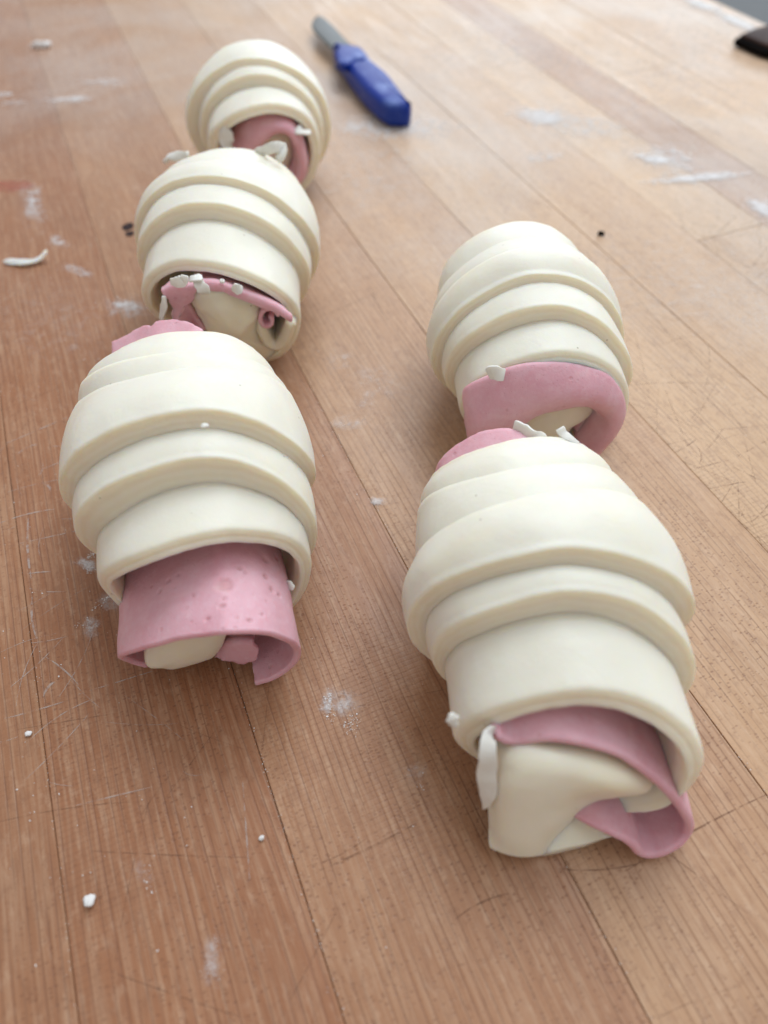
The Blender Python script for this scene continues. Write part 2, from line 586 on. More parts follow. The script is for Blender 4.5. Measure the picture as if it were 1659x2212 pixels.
TONES = [.3, .35, .2, .3, .25, .2, .3, .25, .12, .06, .22, .50, .72, .85, .82, .90, .42, .98, .9, .95]
CUTS = {8: (.62,), 9: (.47,), 10: (.93,), 11: (.70,), 12: (-.2, .52), 13: (.95,), 14: (.44,), 15: (.20, .61), 16: (.72,), 17: (.36,), 18: (.5,), 19: (.8,)}
ang = math.atan2(GRAIN[1], GRAIN[0])
for i in range(len(SEAMS) - 1):
    qa, qb = SEAMS[i], SEAMS[i + 1]
    gs = [G0, *CUTS.get(i, (0.3 + .1 * (i % 5),)), G1]
    for j in range(len(gs) - 1):
        ga, gb = gs[j], gs[j + 1]
        V, F = strip_mesh(gb - ga - .0002, qb - qa - .00011)
        o = obj_from('wood_strip', V, F, M_WOOD, smooth=False)
        c = GRAIN * (ga + gb) / 2 + CROSS * (qa + qb) / 2
        o.parent = table
        o.location = (c[0], c[1], 0.04 + rng.normal() * .00006)
        o.rotation_euler = (0, 0, ang)
        o['tone'] = float(np.clip(TONES[i] + (rng.normal() * .14 if j else 0), 0, 1))
V, F = strip_mesh(G1 - G0 - .01, SEAMS[-1] - SEAMS[0] - .01, .03)
o = obj_from('glue_bed', V, F, M_GLUE, smooth=False)
o.parent = table
cc = GRAIN * (G0 + G1) / 2 + CROSS * (SEAMS[0] + SEAMS[-1]) / 2
o.location = (cc[0], cc[1], .0388)
o.rotation_euler = (0, 0, ang)

# a grey metal counter beyond the far right edge
V, F = strip_mesh(G1 - G0, .6, .03, .003)
o = obj_from('metal_counter', V, F, M_GREY, smooth=False)
cc = GRAIN * (G0 + G1) / 2 + CROSS * (SEAMS[-1] + .006 + .3)
o.location = (cc[0], cc[1], -.004)
o.rotation_euler = (0, 0, ang)
tag(o, 'dark grey metal counter past the floury edge of the wooden table', 'counter')

# ------------------------------------------------------------------ rolls of dough
ROLLS = json.loads('''{"A": {"base": [-0.0411, 0.0905, 1.788], "edges": [{"s": [-1.53, -1.15, 0.34, 2.67, 1.27, -0.48, -0.19], "r": [23.47, 0.32, 0.13, 0.2, 0.27, -0.0, 0.02], "zc": 21.34, "fl": 0.9},
 {"s": [11.42, -3.31, -1.21, -0.68, 1.44, -0.71, -0.16], "r": [26.85, -0.41, 0.1, 0.34, -0.37, -0.12, 0.02], "zc": 26.04, "fl": 0.929},
 {"s": [23.8, -0.72, -4.6, -0.18, 0.01, -0.61, -0.69], "r": [29.68, -0.7, 0.35, 0.21, -0.48, -0.08, 0.07], "zc": 28.43, "fl": 0.93},
 {"s": [46.54, -2.76, -9.17, 1.27, 0.68, -0.61, 0.33], "r": [28.05, -0.17, -0.07, 0.5, 0.0, -0.09, 0.11], "zc": 28.53, "fl": 0.93},
 {"s": [53.93, -2.82, -8.63, 0.84, 0.62, -0.54, -0.02], "r": [25.96, -0.73, 0.15, 0.6, -0.42, -0.12, 0.09], "zc": 29.14, "fl": 0.93}]},
"D": {"base": [0.0378, 0.0499, 1.6572], "edges": [{"s": [0.4, -5.91, 2.97, -0.74, 1.46, 0.14, -0.08], "r": [22.13, -0.51, -0.03, 0.39, -0.21, -0.02, -0.03], "zc": 22.24, "fl": 0.919},
 {"s": [17.42, -5.41, 2.22, -0.75, 0.98, -0.14, -0.32], "r": [25.45, -0.2, 0.19, 0.2, -0.34, -0.07, -0.01], "zc": 25.17, "fl": 0.93},
 {"s": [26.93, -2.46, 0.03, -0.3, -0.82, -0.21, -0.32], "r": [29.33, -0.31, 0.02, 0.25, 0.05, 0.04, -0.15], "zc": 26.51, "fl": 0.9},
 {"s": [43.17, 1.49, -0.86, 0.07, 0.13, -0.11, 0.09], "r": [27.49, -0.07, -0.04, -0.03, -0.06, -0.01, -0.01], "zc": 27.37, "fl": 0.921},
 {"s": [58.21, -0.42, -5.72, 0.3, 0.35, -0.24, -0.07], "r": [24.6, -0.05, -0.03, 0.06, 0.02, -0.02, -0.0], "zc": 26.61, "fl": 0.918}]},
"C": {"base": [0.045, 0.1446, 1.6468], "edges": [{"s": [1.54, -4.2, 0.5, 1.22, 2.17, 0.4, -0.56], "r": [22.52, 0.21, 0.22, -0.1, -0.1, -0.13, 0.07], "zc": 22.65, "fl": 0.918},
 {"s": [15.07, -4.91, -2.53, -0.93, 0.57, -0.35, -0.84], "r": [25.22, 0.0, 0.07, 0.18, -0.37, -0.0, -0.03], "zc": 25.03, "fl": 0.93},
 {"s": [25.95, -0.91, -1.98, -0.62, 0.52, -0.11, -0.56], "r": [27.97, -0.48, -0.11, 0.25, -0.02, 0.03, -0.23], "zc": 25.33, "fl": 0.9},
 {"s": [37.49, -0.62, -2.75, -0.04, 0.62, -0.38, -0.37], "r": [27.57, -0.25, -0.07, 0.15, -0.04, -0.06, -0.05], "zc": 27.22, "fl": 0.917},
 {"s": [48.7, 0.16, -2.48, 0.08, 0.68, -0.31, -0.33], "r": [24.66, -0.18, -0.01, 0.19, 0.12, -0.08, -0.04], "zc": 26.53, "fl": 0.918}]},
"B": {"base": [-0.0507, 0.1881, 1.6521], "edges": [{"s": [0.65, -7.11, -6.1, 0.89, 1.25, 1.24, -0.13], "r": [24.27, -0.18, 0.23, -0.03, -0.03, -0.07, 0.07], "zc": 24.24, "fl": 0.915},
 {"s": [20.62, -3.85, -4.85, 0.24, -0.21, -0.19, -0.43], "r": [27.41, -0.05, 0.04, -0.0, -0.1, 0.01, -0.0], "zc": 26.85, "fl": 0.929},
 {"s": [32.24, -3.18, -3.49, 0.28, -1.17, -0.36, -0.42], "r": [30.06, 0.24, 0.06, 0.26, -0.01, 0.1, -0.13], "zc": 27.34, "fl": 0.907},
 {"s": [52.22, 2.88, -4.78, 1.27, -0.13, 0.18, 0.63], "r": [27.8, -0.04, 0.14, 0.45, -0.18, 0.07, 0.17], "zc": 27.26, "fl": 0.913}]},
"E": {"base": [-0.0489, 0.2957, 1.7499], "edges": [{"s": [1.66, 0.41, -2.42, 2.1, 0.4, -0.78, 0.74], "r": [23.18, 0.52, 0.03, -0.43, 0.08, -0.02, 0.23], "zc": 23.47, "fl": 0.915},
 {"s": [14.18, -2.94, -0.63, 0.11, 0.36, -0.37, -0.01], "r": [25.75, 0.32, 0.84, -0.67, -0.07, -0.0, 0.05], "zc": 24.33, "fl": 0.919},
 {"s": [21.12, -2.94, -0.67, 0.13, 0.36, -0.35, -0.02], "r": [29.02, -0.35, -0.67, 0.69, -0.16, -0.09, -0.08], "zc": 26.95, "fl": 0.915},
 {"s": [40.3, 2.56, -0.27, -0.04, 0.66, -0.43, -0.17], "r": [27.62, -0.3, -0.0, 0.25, 0.03, -0.16, 0.0], "zc": 27.41, "fl": 0.921}]}}''')
NT_ = 168
TH = np.linspace(0, 2 * math.pi, NT_, endpoint=False)

def fourier(c):
    r = np.full(NT_, c[0])
    for h in (1, 2, 3):
        r = r + c[2 * h - 1] * np.cos(h * TH) + c[2 * h] * np.sin(h * TH)
    return r

class Roll:
    def __init__(self, key, label, wall=5.0, depth=24.0, tail=9.0, tail_r=21.0):
        R = ROLLS[key]
        self.x0, self.y0, phi = R['base']
        self.a = np.array([math.cos(phi), math.sin(phi), 0])
        self.lat = np.array([math.sin(phi), -math.cos(phi), 0])
        self.key = key
        mid = np.array([self.x0, self.y0, 0]) + self.a * .03
        self.root = thing('ham_croissant', label, 'croissant', tuple(mid), 'raw ham croissants')
        self.E = [(fourier(e['s']) - (.3 if i < 3 else 0), fourier(e['r']) + (.45 if i < 3 else 0), e['zc'], e['fl']) for i, e in enumerate(R['edges'])]
        self.wall = wall
        self.build(wall, depth, tail, tail_r)

    def w(self, s, u, z):
        """point in millimetres along, across and above -> world"""
        return np.array([self.x0, self.y0, 0]) + self.a * s * .001 + self.lat * u * .001 + np.array([0, 0, z * .001])

    def px(self, reg, zx, zy, s=None, z=None):
        X, Y = reg[0] + zx * reg[2], reg[1] + zy * reg[2]
        d = FWD + RT * (X - CX) / FPX + UP * (CY - Y) / FPX
        if z is not None:
            return CAMP + d * (z * .001 - CAM_H) / d[2]
        o = np.array([self.x0, self.y0, 0]) + self.a * s * .001
        return CAMP + d * (((o - CAMP) @ self.a) / (d @ self.a))

    def build(self, wall, depth, tail, tail_r):
        E = self.E
        nE = len(E)
        s0, r0, zc0, fl0 = E[0]
        rin = r0 - wall
        st = []                                            # s, r, zc, fl, cut, layer
        one = np.ones(NT_)
        def add(s, r, zc, fl, cut=0.0, lay=0.0):
            st.append((s * one, r * one, zc, fl, cut, lay))
        add(s0 + depth, rin * .15, zc0, fl0, .3)
        add(s0 + depth, rin * .96, zc0, fl0, .3)
        add(s0 + depth * .5, rin * 1.0, zc0, fl0, .3)
        add(s0 + 3, rin + .1, zc0, fl0, .3)
        add(s0 + 1.0, rin + .35, zc0, fl0, .6)
        add(s0 + .3, rin + .9, zc0, fl0, .9, .1)
        lip = 1.5
        for t in np.linspace(0, 1, 9):
            ridge = .07 * math.sin(t * 13 + 1) + .05 * math.sin(t * 27)
            add(s0 - lip * (1 - t) ** 1.3 + .15 + ridge, rin + 1.3 + (r0 - .75 - rin - 1.3) * t, zc0, fl0, 1.0 - .5 * max(0, t - .8) / .2, .15 + .8 * t)
        for ds, dr in ((.45, .42), (.8, .16), (1.3, .02)):
            add(s0 + ds, r0 - dr, zc0, fl0, .15)
        for k in (0, 1):
            sa, ra, za, fa = E[k]
            sb, rb, zb, fb = E[k + 1]
            st0 = sa + 1.5
            sl = 1.35                                       # the cut edge leans out over the wrap below it
            for t in np.linspace(.06, 1, 8):
                bul = (.1, .3)[k] * math.sin(math.pi * t)
                add(st0 + (sb - sl - st0) * t, ra + bul, za + (zb - za) * .25 * t, fa + (fb - fa) * .25 * t, .5 * max(0, t - .9) / .1)
            for t, q in ((.0, -.17), (.10, -.10), (.22, .08), (.36, .26), (.50, .42), (.64, .60), (.78, .77), (.90, .89)):
                ridge = .06 * math.sin(t * 17 + k) + .04 * math.sin(t * 31 + 2 * k)
                f = .3 + .7 * t
                add(sb - sl + sl * t + ridge, ra + (rb - ra) * q, za + (zb - za) * f, fa + (fb - fa) * f, 1.0, t)
            for ds, q in ((.15, .955), (.55, .985), (1.1, 1.0), (1.6, 1.005)):
                add(sb + ds, ra + (rb - ra) * q, zb, fb, max(0, .5 - ds))
            rho = 1.6
        sprev, rprev, zp, fp = E[2]
        sp = sprev + rho
        for k in range(3, nE):
            sb, rb, zb, fb = E[k]
            for t in np.linspace(.05, 1, 9):
                ease = t * t * (1.6 - .6 * t)
                add(sp + (sb - sp) * t, rprev + (rb - rprev) * ease + (.8 if k == 3 else .3) * math.sin(math.pi * t), zp + (zb - zp) * t, fp + (fb - fp) * t)
            add(sb + .22, rb - .25, zb, fb, .5)
            add(sb + .38, rb - .8, zb, fb, .8)
            add(sb + .40, rb - 1.15, zb, fb, .8)
            sp, rprev, zp, fp = sb + .6, rb - 1.1, zb, fb
        se = sp.mean() + (sp - sp.mean()) * .8 + tail
        for t in np.linspace(.05, 1, 7):
            add(sp + (se - sp) * t, rprev + (tail_r - rprev) * t * t + .3 * math.sin(math.pi * t), zp, fp)
        for a_ in (20, 45, 70, 90):
            a_ = math.radians(a_)
            add(se + 1.6 * math.sin(a_), tail_r - 1.6 * (1 - math.cos(a_)), zp, fp, .5)
        add(se + 1.0, tail_r - 4, zp, fp, .8)
        add(se - 1.5, tail_r - 6, zp, fp, .4)
        add(se - 2.5, tail_r * .1, zp, fp, .4)
        V, cut, lay = [], [], []
        sd = ord(self.key)
        for (s, r, zc, fl, cu, la) in st:
            for j in range(NT_):
                p = self.w(s[j], r[j] * math.cos(TH[j]), zc + r[j] * fl * math.sin(TH[j]))
                p = p + wob(p, 38, .0009, sd) + wob(p, 120, .00022, sd) + wob(p, 480, .00005 + .00007 * cu, sd)
                if p[2] < .0012:
                    p[2] = .0012 - (.0012 - p[2]) * .12
                p[2] = max(p[2], .0004)
                V.append(p); cut.append(cu); lay.append(la)
        F = []
        m = len(st)
        for i in range(m - 1):
            for j in range(NT_):
                F.append((i * NT_ + (j + 1) % NT_, i * NT_ + j, (i + 1) * NT_ + j, (i + 1) * NT_ + (j + 1) % NT_))
        F.append(tuple(range(NT_)))
        F.append(tuple((m - 1) * NT_ + j for j in range(NT_))[::-1])
        o = obj_from('dough_wrap', V, F, M_DOUGH)
        for nm, data in (('cut', cut), ('layer', lay)):
            at = o.data.attributes.new(nm, 'FLOAT', 'POINT')
            at.data.foreach_set('value', np.array(data, dtype=np.float32))
        add_child(o, self.root)
        self.dough = o

R1 = (57.6, 662.4, .41667); R2 = (806.4, 892.8, .4514); R3 = (864, 449.3, .3472); R4 = (259.2, 288, .2951)
R5 = (345.6, 57.6, .24304); R6 = (979.2, 1440, .3472); R7 = (230.4, 1123.2, .27775)

def tube(roll, name, front, rows, thick, cu=0.0, cz=20.0, mat=None, **kw):
    """a sheet whose front edge runs through `front` and that goes back into the roll; rows = (mm back, shrink)"""
    out = []
    base = np.array([roll.x0, roll.y0, 0])
    for ds, k in rows:
        row = []
        for p in front:
            s = (p - base) @ roll.a * 1e3; u = (p - base) @ roll.lat * 1e3; z = p[2] * 1e3
            row.append(roll.w(s + ds, cu + (u - cu) * k, cz + (z - cz) * k))
        out.append(row)
    return sheet(name, out, thick, mat or M_HAM, roll.root, **kw)

def report(roll, pts, nm):
    if DEBUG:
        base = np.array([roll.x0, roll.y0, 0])
        print(nm, [tuple(round(float(v), 1) for v in ((p - base) @ roll.a * 1e3, (p - base) @ roll.lat * 1e3, p[2] * 1e3)) for p in pts])
DEBUG = False

# ---- front left roll: a tube of ham comes far out of the dough
A = Roll('A', 'croissant with a long pink ham tube sticking out toward us, front of the left row', wall=4.3, tail=10.0, tail_r=21.6)
fr = [A.px(R7, x, y, s=s) for x, y, s in ((300, 1135, -9), (190, 1100, -9), (118, 1060, -10), (160, 1030, -12.5), (300, 990, -15.5), (450, 950, -17.5), (600, 920, -19.2), (850, 880, -21), (1000, 867, -21.5),
      (1250, 880, -21), (1430, 940, -19.8), (1483, 1010, -19), (1470, 1090, -19), (1400, 1165, -19), (1300, 1225, -19), (1165, 1278, -18.5))]
PITS = ((920, 520, 2.3), (1225, 452, 1.1), (1215, 320, 1.2), (1300, 300, 1.0), (1270, 555, 1.1), (910, 690, .8), (1110, 795, .8), (690, 600, .6), (805, 780, .7), (1025, 390, .8), (1320, 600, .8), (1190, 750, .6), (910, 630, .6), (500, 480, .6), (440, 565, .7), (580, 440, .5))
report(A, fr, 'A front')
tube(A, 'ham_slice', fr, ((0, 1), (4, 1.0), (9, .99), (14, .995), (19, .985), (26, .96)), .0017, cu=0, cz=17, nu=190, nv=72, edge_amp=.0002, pits=[(R7[0] + x * R7[2], R7[1] + y * R7[2], r * .001) for x, y, r in PITS])
g = [[A.px(R7, x, y, s=s) for x, y, s in r] for r in (
    ((930, 840, -6), (1010, 845, -6), (1080, 850, -6), (1140, 860, -6)),
    ((905, 950, -10), (1000, 930, -12), (1090, 925, -13), (1140, 930, -13.5)),
    ((880, 1010, -10.5), (990, 1010, -13), (1090, 1005, -14), (1178, 1015, -14.5)),
    ((858, 1068, -10.5), (975, 1085, -13), (1060, 1105, -14), (1150, 1085, -14.5)))]
sheet('ham_slice', g, .0013, M_HAM, A.root, edge_amp=.0005, nu=36, nv=24, rim=.2)
ol = [A.px(R7, x, y, s=-12.5) for x, y in ((308, 1000), (306, 1150), (420, 1168), (500, 1180), (620, 1155), (760, 1105), (850, 1068), (925, 960), (930, 860), (760, 800), (560, 800), (400, 880))]
report(A, ol, 'A dough')
lump('inner_dough', ol, A.a * .030, M_CORE, A.root, bulge=.0022, round_=.0022)
# far end: ham showing over the last fold
top = [A.px(R1, x, y, z=z) for x, y, z in ((455, 192, 30), (520, 156, 33), (575, 125, 35), (625, 104, 37), (652, 116, 38), (690, 88, 39), (780, 78, 40), (850, 92, 41), (905, 125, 41))]
report(A, top, 'A far')
sheet('ham_slice', [[p - A.a * .022 + np.array([0, 0, -.004]) for p in top], [p - A.a * .010 - np.array([0, 0, .0005]) for p in top], [p - A.a * .004 for p in top], top], .0015, M_HAM, A.root, edge_amp=.0003, nu=44, nv=12)
sh = [A.px(R1, x, y, s=s) for x, y, s in ((1335, 1425, -2.5), (1360, 1445, -4), (1388, 1462, -5.2))]
shred('cheese_shred', sh, .0022, .0014, M_CHEESE, A.root, seed=5)
sh = [A.px(R1, x, y, z=57) for x, y in ((908, 612), (925, 618), (945, 616))]
shred('cheese_shred', sh, .0013, .0010, M_CHEESE, A.root, seed=6)

# ---- front right roll: a big folded tongue of dough, ham curling out below right
D = Roll('D', 'croissant with a thick dough tongue and curled ham hanging out, front of the right row', wall=5.0, tail=8.3, tail_r=20.9)
fr = [D.px(R6, x, y, s=s) for x, y, s in ((285, 425, 1.5), (310, 452, 1.0), (400, 466, .5), (600, 452, -.5), (800, 472, -1.5), (1000, 530, -3), (1150, 618, -4.8), (1300, 745, -7.5), (1400, 850, -9.5), (1465, 960, -11.5),
      (1462, 1030, -12.5), (1415, 1100, -14), (1330, 1150, -15), (1250, 1175, -15.3), (1170, 1165, -15), (1120, 1110, -14), (980, 1035, -12), (860, 975, -10), (740, 910, -7.5))]
report(D, fr, 'D front')
tube(D, 'ham_slice', fr, ((0, 1), (3, 1.02), (6, 1.035), (10, 1.03), (16, 1.0), (24, .94), (34, .9)), .0019, cu=3, cz=18, nu=110, nv=26, edge_amp=.00016)
LB = [(296, 400, 20), (286, 560, 21), (278, 700, 16), (270, 850, 10.2), (262, 1000, 5), (256, 1108, 2.6)]
M1 = [(400, 400, 24), (385, 560, 27.2), (360, 700, 24), (350, 850, 17.6), (335, 1000, 10.4), (325, 1122, 4.2)]
M2 = [(600, 395, 26), (590, 565, 28.8), (520, 695, 26.3), (480, 840, 20.2), (430, 992, 12.4), (405, 1134, 5)]
M3 = [(820, 410, 25.5), (830, 600, 27.2), (720, 690, 26), (630, 820, 20), (530, 985, 12.0), (480, 1136, 4.6)]
M4 = [(1020, 480, 22.5), (1030, 675, 24.2), (900, 728, 23.5), (755, 800, 17.0), (600, 985, 8.8), (530, 1132, 3.2)]
RB = [(1180, 590, 20), (1200, 738, 18.0), (1000, 764, 17.5), (835, 800, 10.5), (650, 975, 4.0), (556, 1122, 1.8)]
cols = [[D.px(R6, x, y, z=z) for x, y, z in c] for c in (LB, M1, M2, M3, M4, RB)]
rows = [[c[i] for c in cols] for i in range(6)]
report(D, rows[0], 'D tongue0'); report(D, rows[3], 'D tongue3'); report(D, rows[5], 'D tongue5')
back = [p + D.a * .007 + np.array([0, 0, .001]) for p in rows[0]]
sheet('inner_dough', [back] + rows, .0036, M_CORE, D.root, nu=70, nv=60, amp=.0007, freq=55, rim=.5)
# lower flap of the same dough, lying under the tongue
fl = [[D.px(R6, x, y, z=z) for x, y, z in r] for r in (
    ((470, 900, 6), (620, 860, 6.5), (760, 860, 6.5), (850, 900, 6)),
    ((420, 1010, 4.5), (600, 990, 5), (760, 975, 5.2), (900, 990, 4.6)),
    ((400, 1120, 2.6), (560, 1130, 2.8), (760, 1085, 3.2), (960, 1035, 3.0)))]
sheet('inner_dough', fl, .0032, M_CORE, D.root, nu=40, nv=20, amp=.0003, rim=.45)
top = [D.px(R2, x, y, z=z) for x, y, z in ((308, 325, 24), (318, 262, 28), (345, 218, 31), (390, 175, 33.5), (450, 135, 36), (510, 104, 38), (590, 87, 39.5), (660, 86, 40.5), (740, 112, 41))]
report(D, top, 'D far')
sheet('ham_slice', [[p - D.a * .030 + np.array([0, 0, -.004]) for p in top], [p - D.a * .013 - np.array([0, 0, .0003]) for p in top], [p - D.a * .005 for p in top], top], .0017, M_HAM, D.root, edge_amp=.0002, nu=44, nv=14)
sh = [D.px(R6, x, y, s=s) for x, y, s in ((255, 385, 4), (235, 430, 1), (215, 560, -2), (205, 700, -4), (215, 800, -5.5), (178, 888, -6.5))]
shred('cheese_shred', sh, .0036, .0009, M_CHEESE, D.root, seed=7, m=24, taper=.04)
sh = [D.px(R2, x, y, z=z) for x, y, z in ((680, 55, 42), (740, 85, 42.5), (820, 128, 43))]
shred('cheese_shred', sh, .0024, .0016, M_CHEESE, D.root, seed=8, taper=.9)
sh = [D.px(R2, x, y, z=z) for x, y, z in ((892, 72, 45), (915, 105, 44), (945, 125, 43.5), (985, 150, 42))]
shred('cheese_shred', sh, .0022, .0013, M_CHEESE, D.root, seed=9, taper=.8)
sh = [D.px(R2, x, y, s=s) for x, y, s in ((372, 1438, 4), (380, 1470, 3.2), (388, 1500, 2.5))]
shred('cheese_shred', sh, .0020, .0011, M_CHEESE, D.root, seed=10)

# ---- back right roll: broad ham band folded across its mouth
Cr = Roll('C', 'croissant with a wide ham band folded across its open end, behind the front right one', wall=4.2, tail=11.5, tail_r=21.8)
r_top = [(425, 1270, 2), (415, 1150, 1), (550, 1075, 0), (700, 1018, -.5), (850, 990, -.5), (1000, 985, -.5), (1150, 1000, -.5), (1280, 1055, -1.5), (1355, 1135, -2.4), (1380, 1225, -2.8), (1376, 1300, -2.8), (1328, 1400, -2.4), (1220, 1515, -1.5)]
r_low = [(432, 1425, 0), (520, 1410, -2), (640, 1385, -2.2), (740, 1335, -2.4), (850, 1262, -2.6), (1000, 1222, -2.6), (1130, 1200, -2.2), (1215, 1225, -.5), (1235, 1245, 1.5), (1225, 1275, 2), (1190, 1320, 2.5), (1150, 1380, 2.5), (1110, 1440, 2.5)]
t_ = [Cr.px(R3, *p[:2], s=p[2]) for p in r_top]
b_ = [Cr.px(R3, *p[:2], s=p[2]) for p in r_low]
m_ = [(p + q) / 2 - Cr.a * .0046 for p, q in zip(t_, b_)]
def shrink(p, ds, k):
    s = (p - np.array([Cr.x0, Cr.y0, 0])) @ Cr.a * 1e3; u = (p - np.array([Cr.x0, Cr.y0, 0])) @ Cr.lat * 1e3
    return Cr.w(s + ds, 1 + (u - 1) * k, 20 + (p[2] * 1e3 - 20) * k)
in1 = [shrink(p, 1.2, .90) for p in t_]
in2 = [shrink(p, 7, .66) for p in t_]
in3 = [q + Cr.a * .011 + np.array([0, 0, .002]) for q in b_]
report(Cr, t_, 'C top'); report(Cr, b_, 'C low')
sheet('ham_slice', [in2, in1, t_, m_, b_, in3], .0019, M_HAM, Cr.root, nu=90, nv=34, edge_amp=.0003)
ol = [Cr.px(R3, x, y, s=2.5) for x, y in ((740, 1360), (850, 1250), (1000, 1200), (1150, 1170), (1235, 1215), (1200, 1290), (1090, 1360), (1030, 1450), (900, 1520), (780, 1480))]
lump('inner_dough', ol, Cr.a * .018, M_CORE, Cr.root, bulge=.003, round_=.003)
ol = [Cr.px(R3, x, y, s=11) for x, y in ((1235, 1235), (1330, 1290), (1330, 1400), (1230, 1480), (1100, 1470), (1060, 1400), (1130, 1320))]
lump('ham_slice', ol, Cr.a * .012, M_HAM, Cr.root, bulge=.0006, round_=.001)
sh = [Cr.px(R3, x, y, s=s) for x, y, s in ((548, 1035, -1.5), (590, 1025, -2.5), (645, 1045, -3.0))]
shred('cheese_shred', sh, .0042, .0016, M_CHEESE, Cr.root, seed=11, taper=.7)
top = [Cr.px(R3, x, y, s=s) for x, y, s in ((1150, 1178, -3), (1200, 1178, -3.2), (1250, 1190, -3))]
shred('ham_slice', top, .0016, .0009, M_HAM, Cr.root, seed=12, taper=.3)

# ---- middle left roll: torn ham and shredded cheese in a wide open mouth
B = Roll('B', 'croissant with shredded cheese and torn ham in its mouth, middle of the left row', wall=4.4, tail=13.5, tail_r=23.0)
ol = [B.px(R4, x, y, s=-11.5 + 10.5 * (y - 1160) / 500) for x, y in ((505, 1215), (620, 1165), (760, 1150), (900, 1200), (1018, 1262), (1035, 1400), (1070, 1500), (1160, 1590), (1120, 1660), (1010, 1682), (880, 1630), (720, 1530), (590, 1400))]
report(B, ol, 'B dough')
lump('inner_dough', ol, B.a * .020, M_CORE, B.root, bulge=.0045, round_=.0030, amp=.0015, freq=85, n=110)
lp = [B.px(R4, x, y, s=s - 2.5) for x, y, s in ((1015, 1290, -5), (1030, 1380, -5.2), (1045, 1460, -5), (1075, 1530, -4.2), (1130, 1560, -3.6), (1190, 1530, -3.8), (1232, 1460, -4.6), (1250, 1390, -5.4))]
tube(B, 'inner_dough', lp, ((0, 1), (3, .99), (8, .96), (14, .9)), .0034, cu=16, cz=14, mat=M_CORE, nu=50, nv=14, amp=.0005, freq=90, rim=.5)
g = [[B.px(R4, x, y, s=s - 9) for x, y, s in r] for r in (
    ((600, 1000, 10), (760, 1000, 10), (900, 1050, 10), (1020, 1110, 10), (1150, 1190, 9), (1190, 1230, 8)),
    ((602, 1062, 3.5), (735, 1066, 3.3), (885, 1112, 3.2), (1015, 1172, 2.6), (1150, 1250, 1.6), (1200, 1290, .6)),
    ((605, 1098, -1.8), (700, 1095, -2), (860, 1145, -2.2), (1010, 1205, -2.6), (1150, 1272, -3.4), (1250, 1345, -4.5)),
    ((650, 1135, -2.2), (760, 1150, -2.4), (880, 1200, -2.6), (1010, 1255, -3), (1150, 1312, -3.8), (1255, 1370, -4.6)))]
sheet('ham_slice', g, .0016, M_HAM, B.root, nu=50, nv=18, edge_amp=.0002)
g = [[B.px(R4, x, y, s=s - 9) for x, y, s in r] for r in (
    ((330, 1140, 4), (400, 1085, 4), (480, 1070, 4), (570, 1080, 4)),
    ((322, 1160, -1), (410, 1120, -2), (490, 1120, -2.2), (570, 1110, -1.8)),
    ((365, 1210, -1), (420, 1190, -2), (480, 1180, -2.5), (520, 1200, -1.5)),
    ((400, 1270, -.5), (430, 1260, -1), (455, 1255, -1.2), (462, 1258, -1)),
    ((390, 1370, -.5), (410, 1350, -1), (430, 1330, -1), (445, 1290, -.5)))]
sheet('ham_slice', g, .0015, M_HAM, B.root, nu=30, nv=26, edge_amp=.0006)
g = [[B.px(R4, x, y, s=s - 9) for x, y, s in r] for r in (
    ((395, 1380, 2), (430, 1340, 4), (460, 1270, 5), (500, 1240, 4)),
    ((440, 1430, 2), (500, 1410, 6), (530, 1370, 7), (560, 1340, 5)),
    ((520, 1500, 2), (570, 1470, 5), (600, 1430, 6), (620, 1430, 4)))]
sheet('ham_slice', g, .0016, M_HAM, B.root, nu=24, nv=16)
cx_, cy_ = 1088, 1368
sp = []
for t in np.linspace(0, 1, 13):
    an = math.radians(-60 + 400 * t); rr = 22 + 62 * t
    sp.append(B.px(R4, cx_ + rr * math.cos(an) * .95, cy_ + rr * math.sin(an) * 1.05, s=-11.5 + 2.0 * (1 - t)))
tube(B, 'ham_slice', sp, ((0, 1), (4, 1), (10, 1)), .0012, cu=17, cz=18, nu=54, nv=8)
for i, (pts, wd) in enumerate((
        (((365, 1085, -3), (420, 1092, -3.5), (470, 1075, -3.5), (480, 1040, -3)), .0030),
        (((515, 1070, -3), (550, 1062, -4), (605, 1052, -3.5)), .0030),
        (((555, 1075, -4), (590, 1110, -4.6), (620, 1145, -4.8), (640, 1175, -4.6)), .0034),
        (((828, 1112, -3.8), (860, 1135, -4.2), (900, 1140, -4)), .0028),
        (((735, 1078, -2.6), (752, 1082, -2.8), (768, 1078, -2.6)), .0013),
        (((322, 1190, -2.5), (320, 1270, -3.2), (302, 1360, -3.6)), .0019))):
    shred('cheese_shred', [B.px(R4, x, y, s=s - 9) for x, y, s in pts], wd, .0013, M_CHEESE, B.root, seed=20 + i, taper=.6)
shred('cheese_shred', [B.px(R4, x, y, z=z) for x, y, z in ((500, 158, 42), (430, 165, 41), (370, 175, 40), (328, 205, 38))], .0030, .0026, M_CHEESE, B.root, seed=31, taper=.7)
shred('cheese_shred', [B.px(R4, x, y, z=z) for x, y, z in ((1000, 135, 47), (1060, 128, 48), (1120, 102, 50), (1185, 105, 49), (1180, 170, 47), (1150, 200, 46))], .0030, .0022, M_CHEESE, B.root, seed=32, taper=.7)
shred('cheese_shred', [B.px(R4, x, y, s=s) for x, y, s in ((918, 350, 30), (935, 372, 29.4), (940, 402, 28.8), (985, 405, 28.8))], .0018, .0013, M_CHEESE, B.root, seed=33, taper=.7)

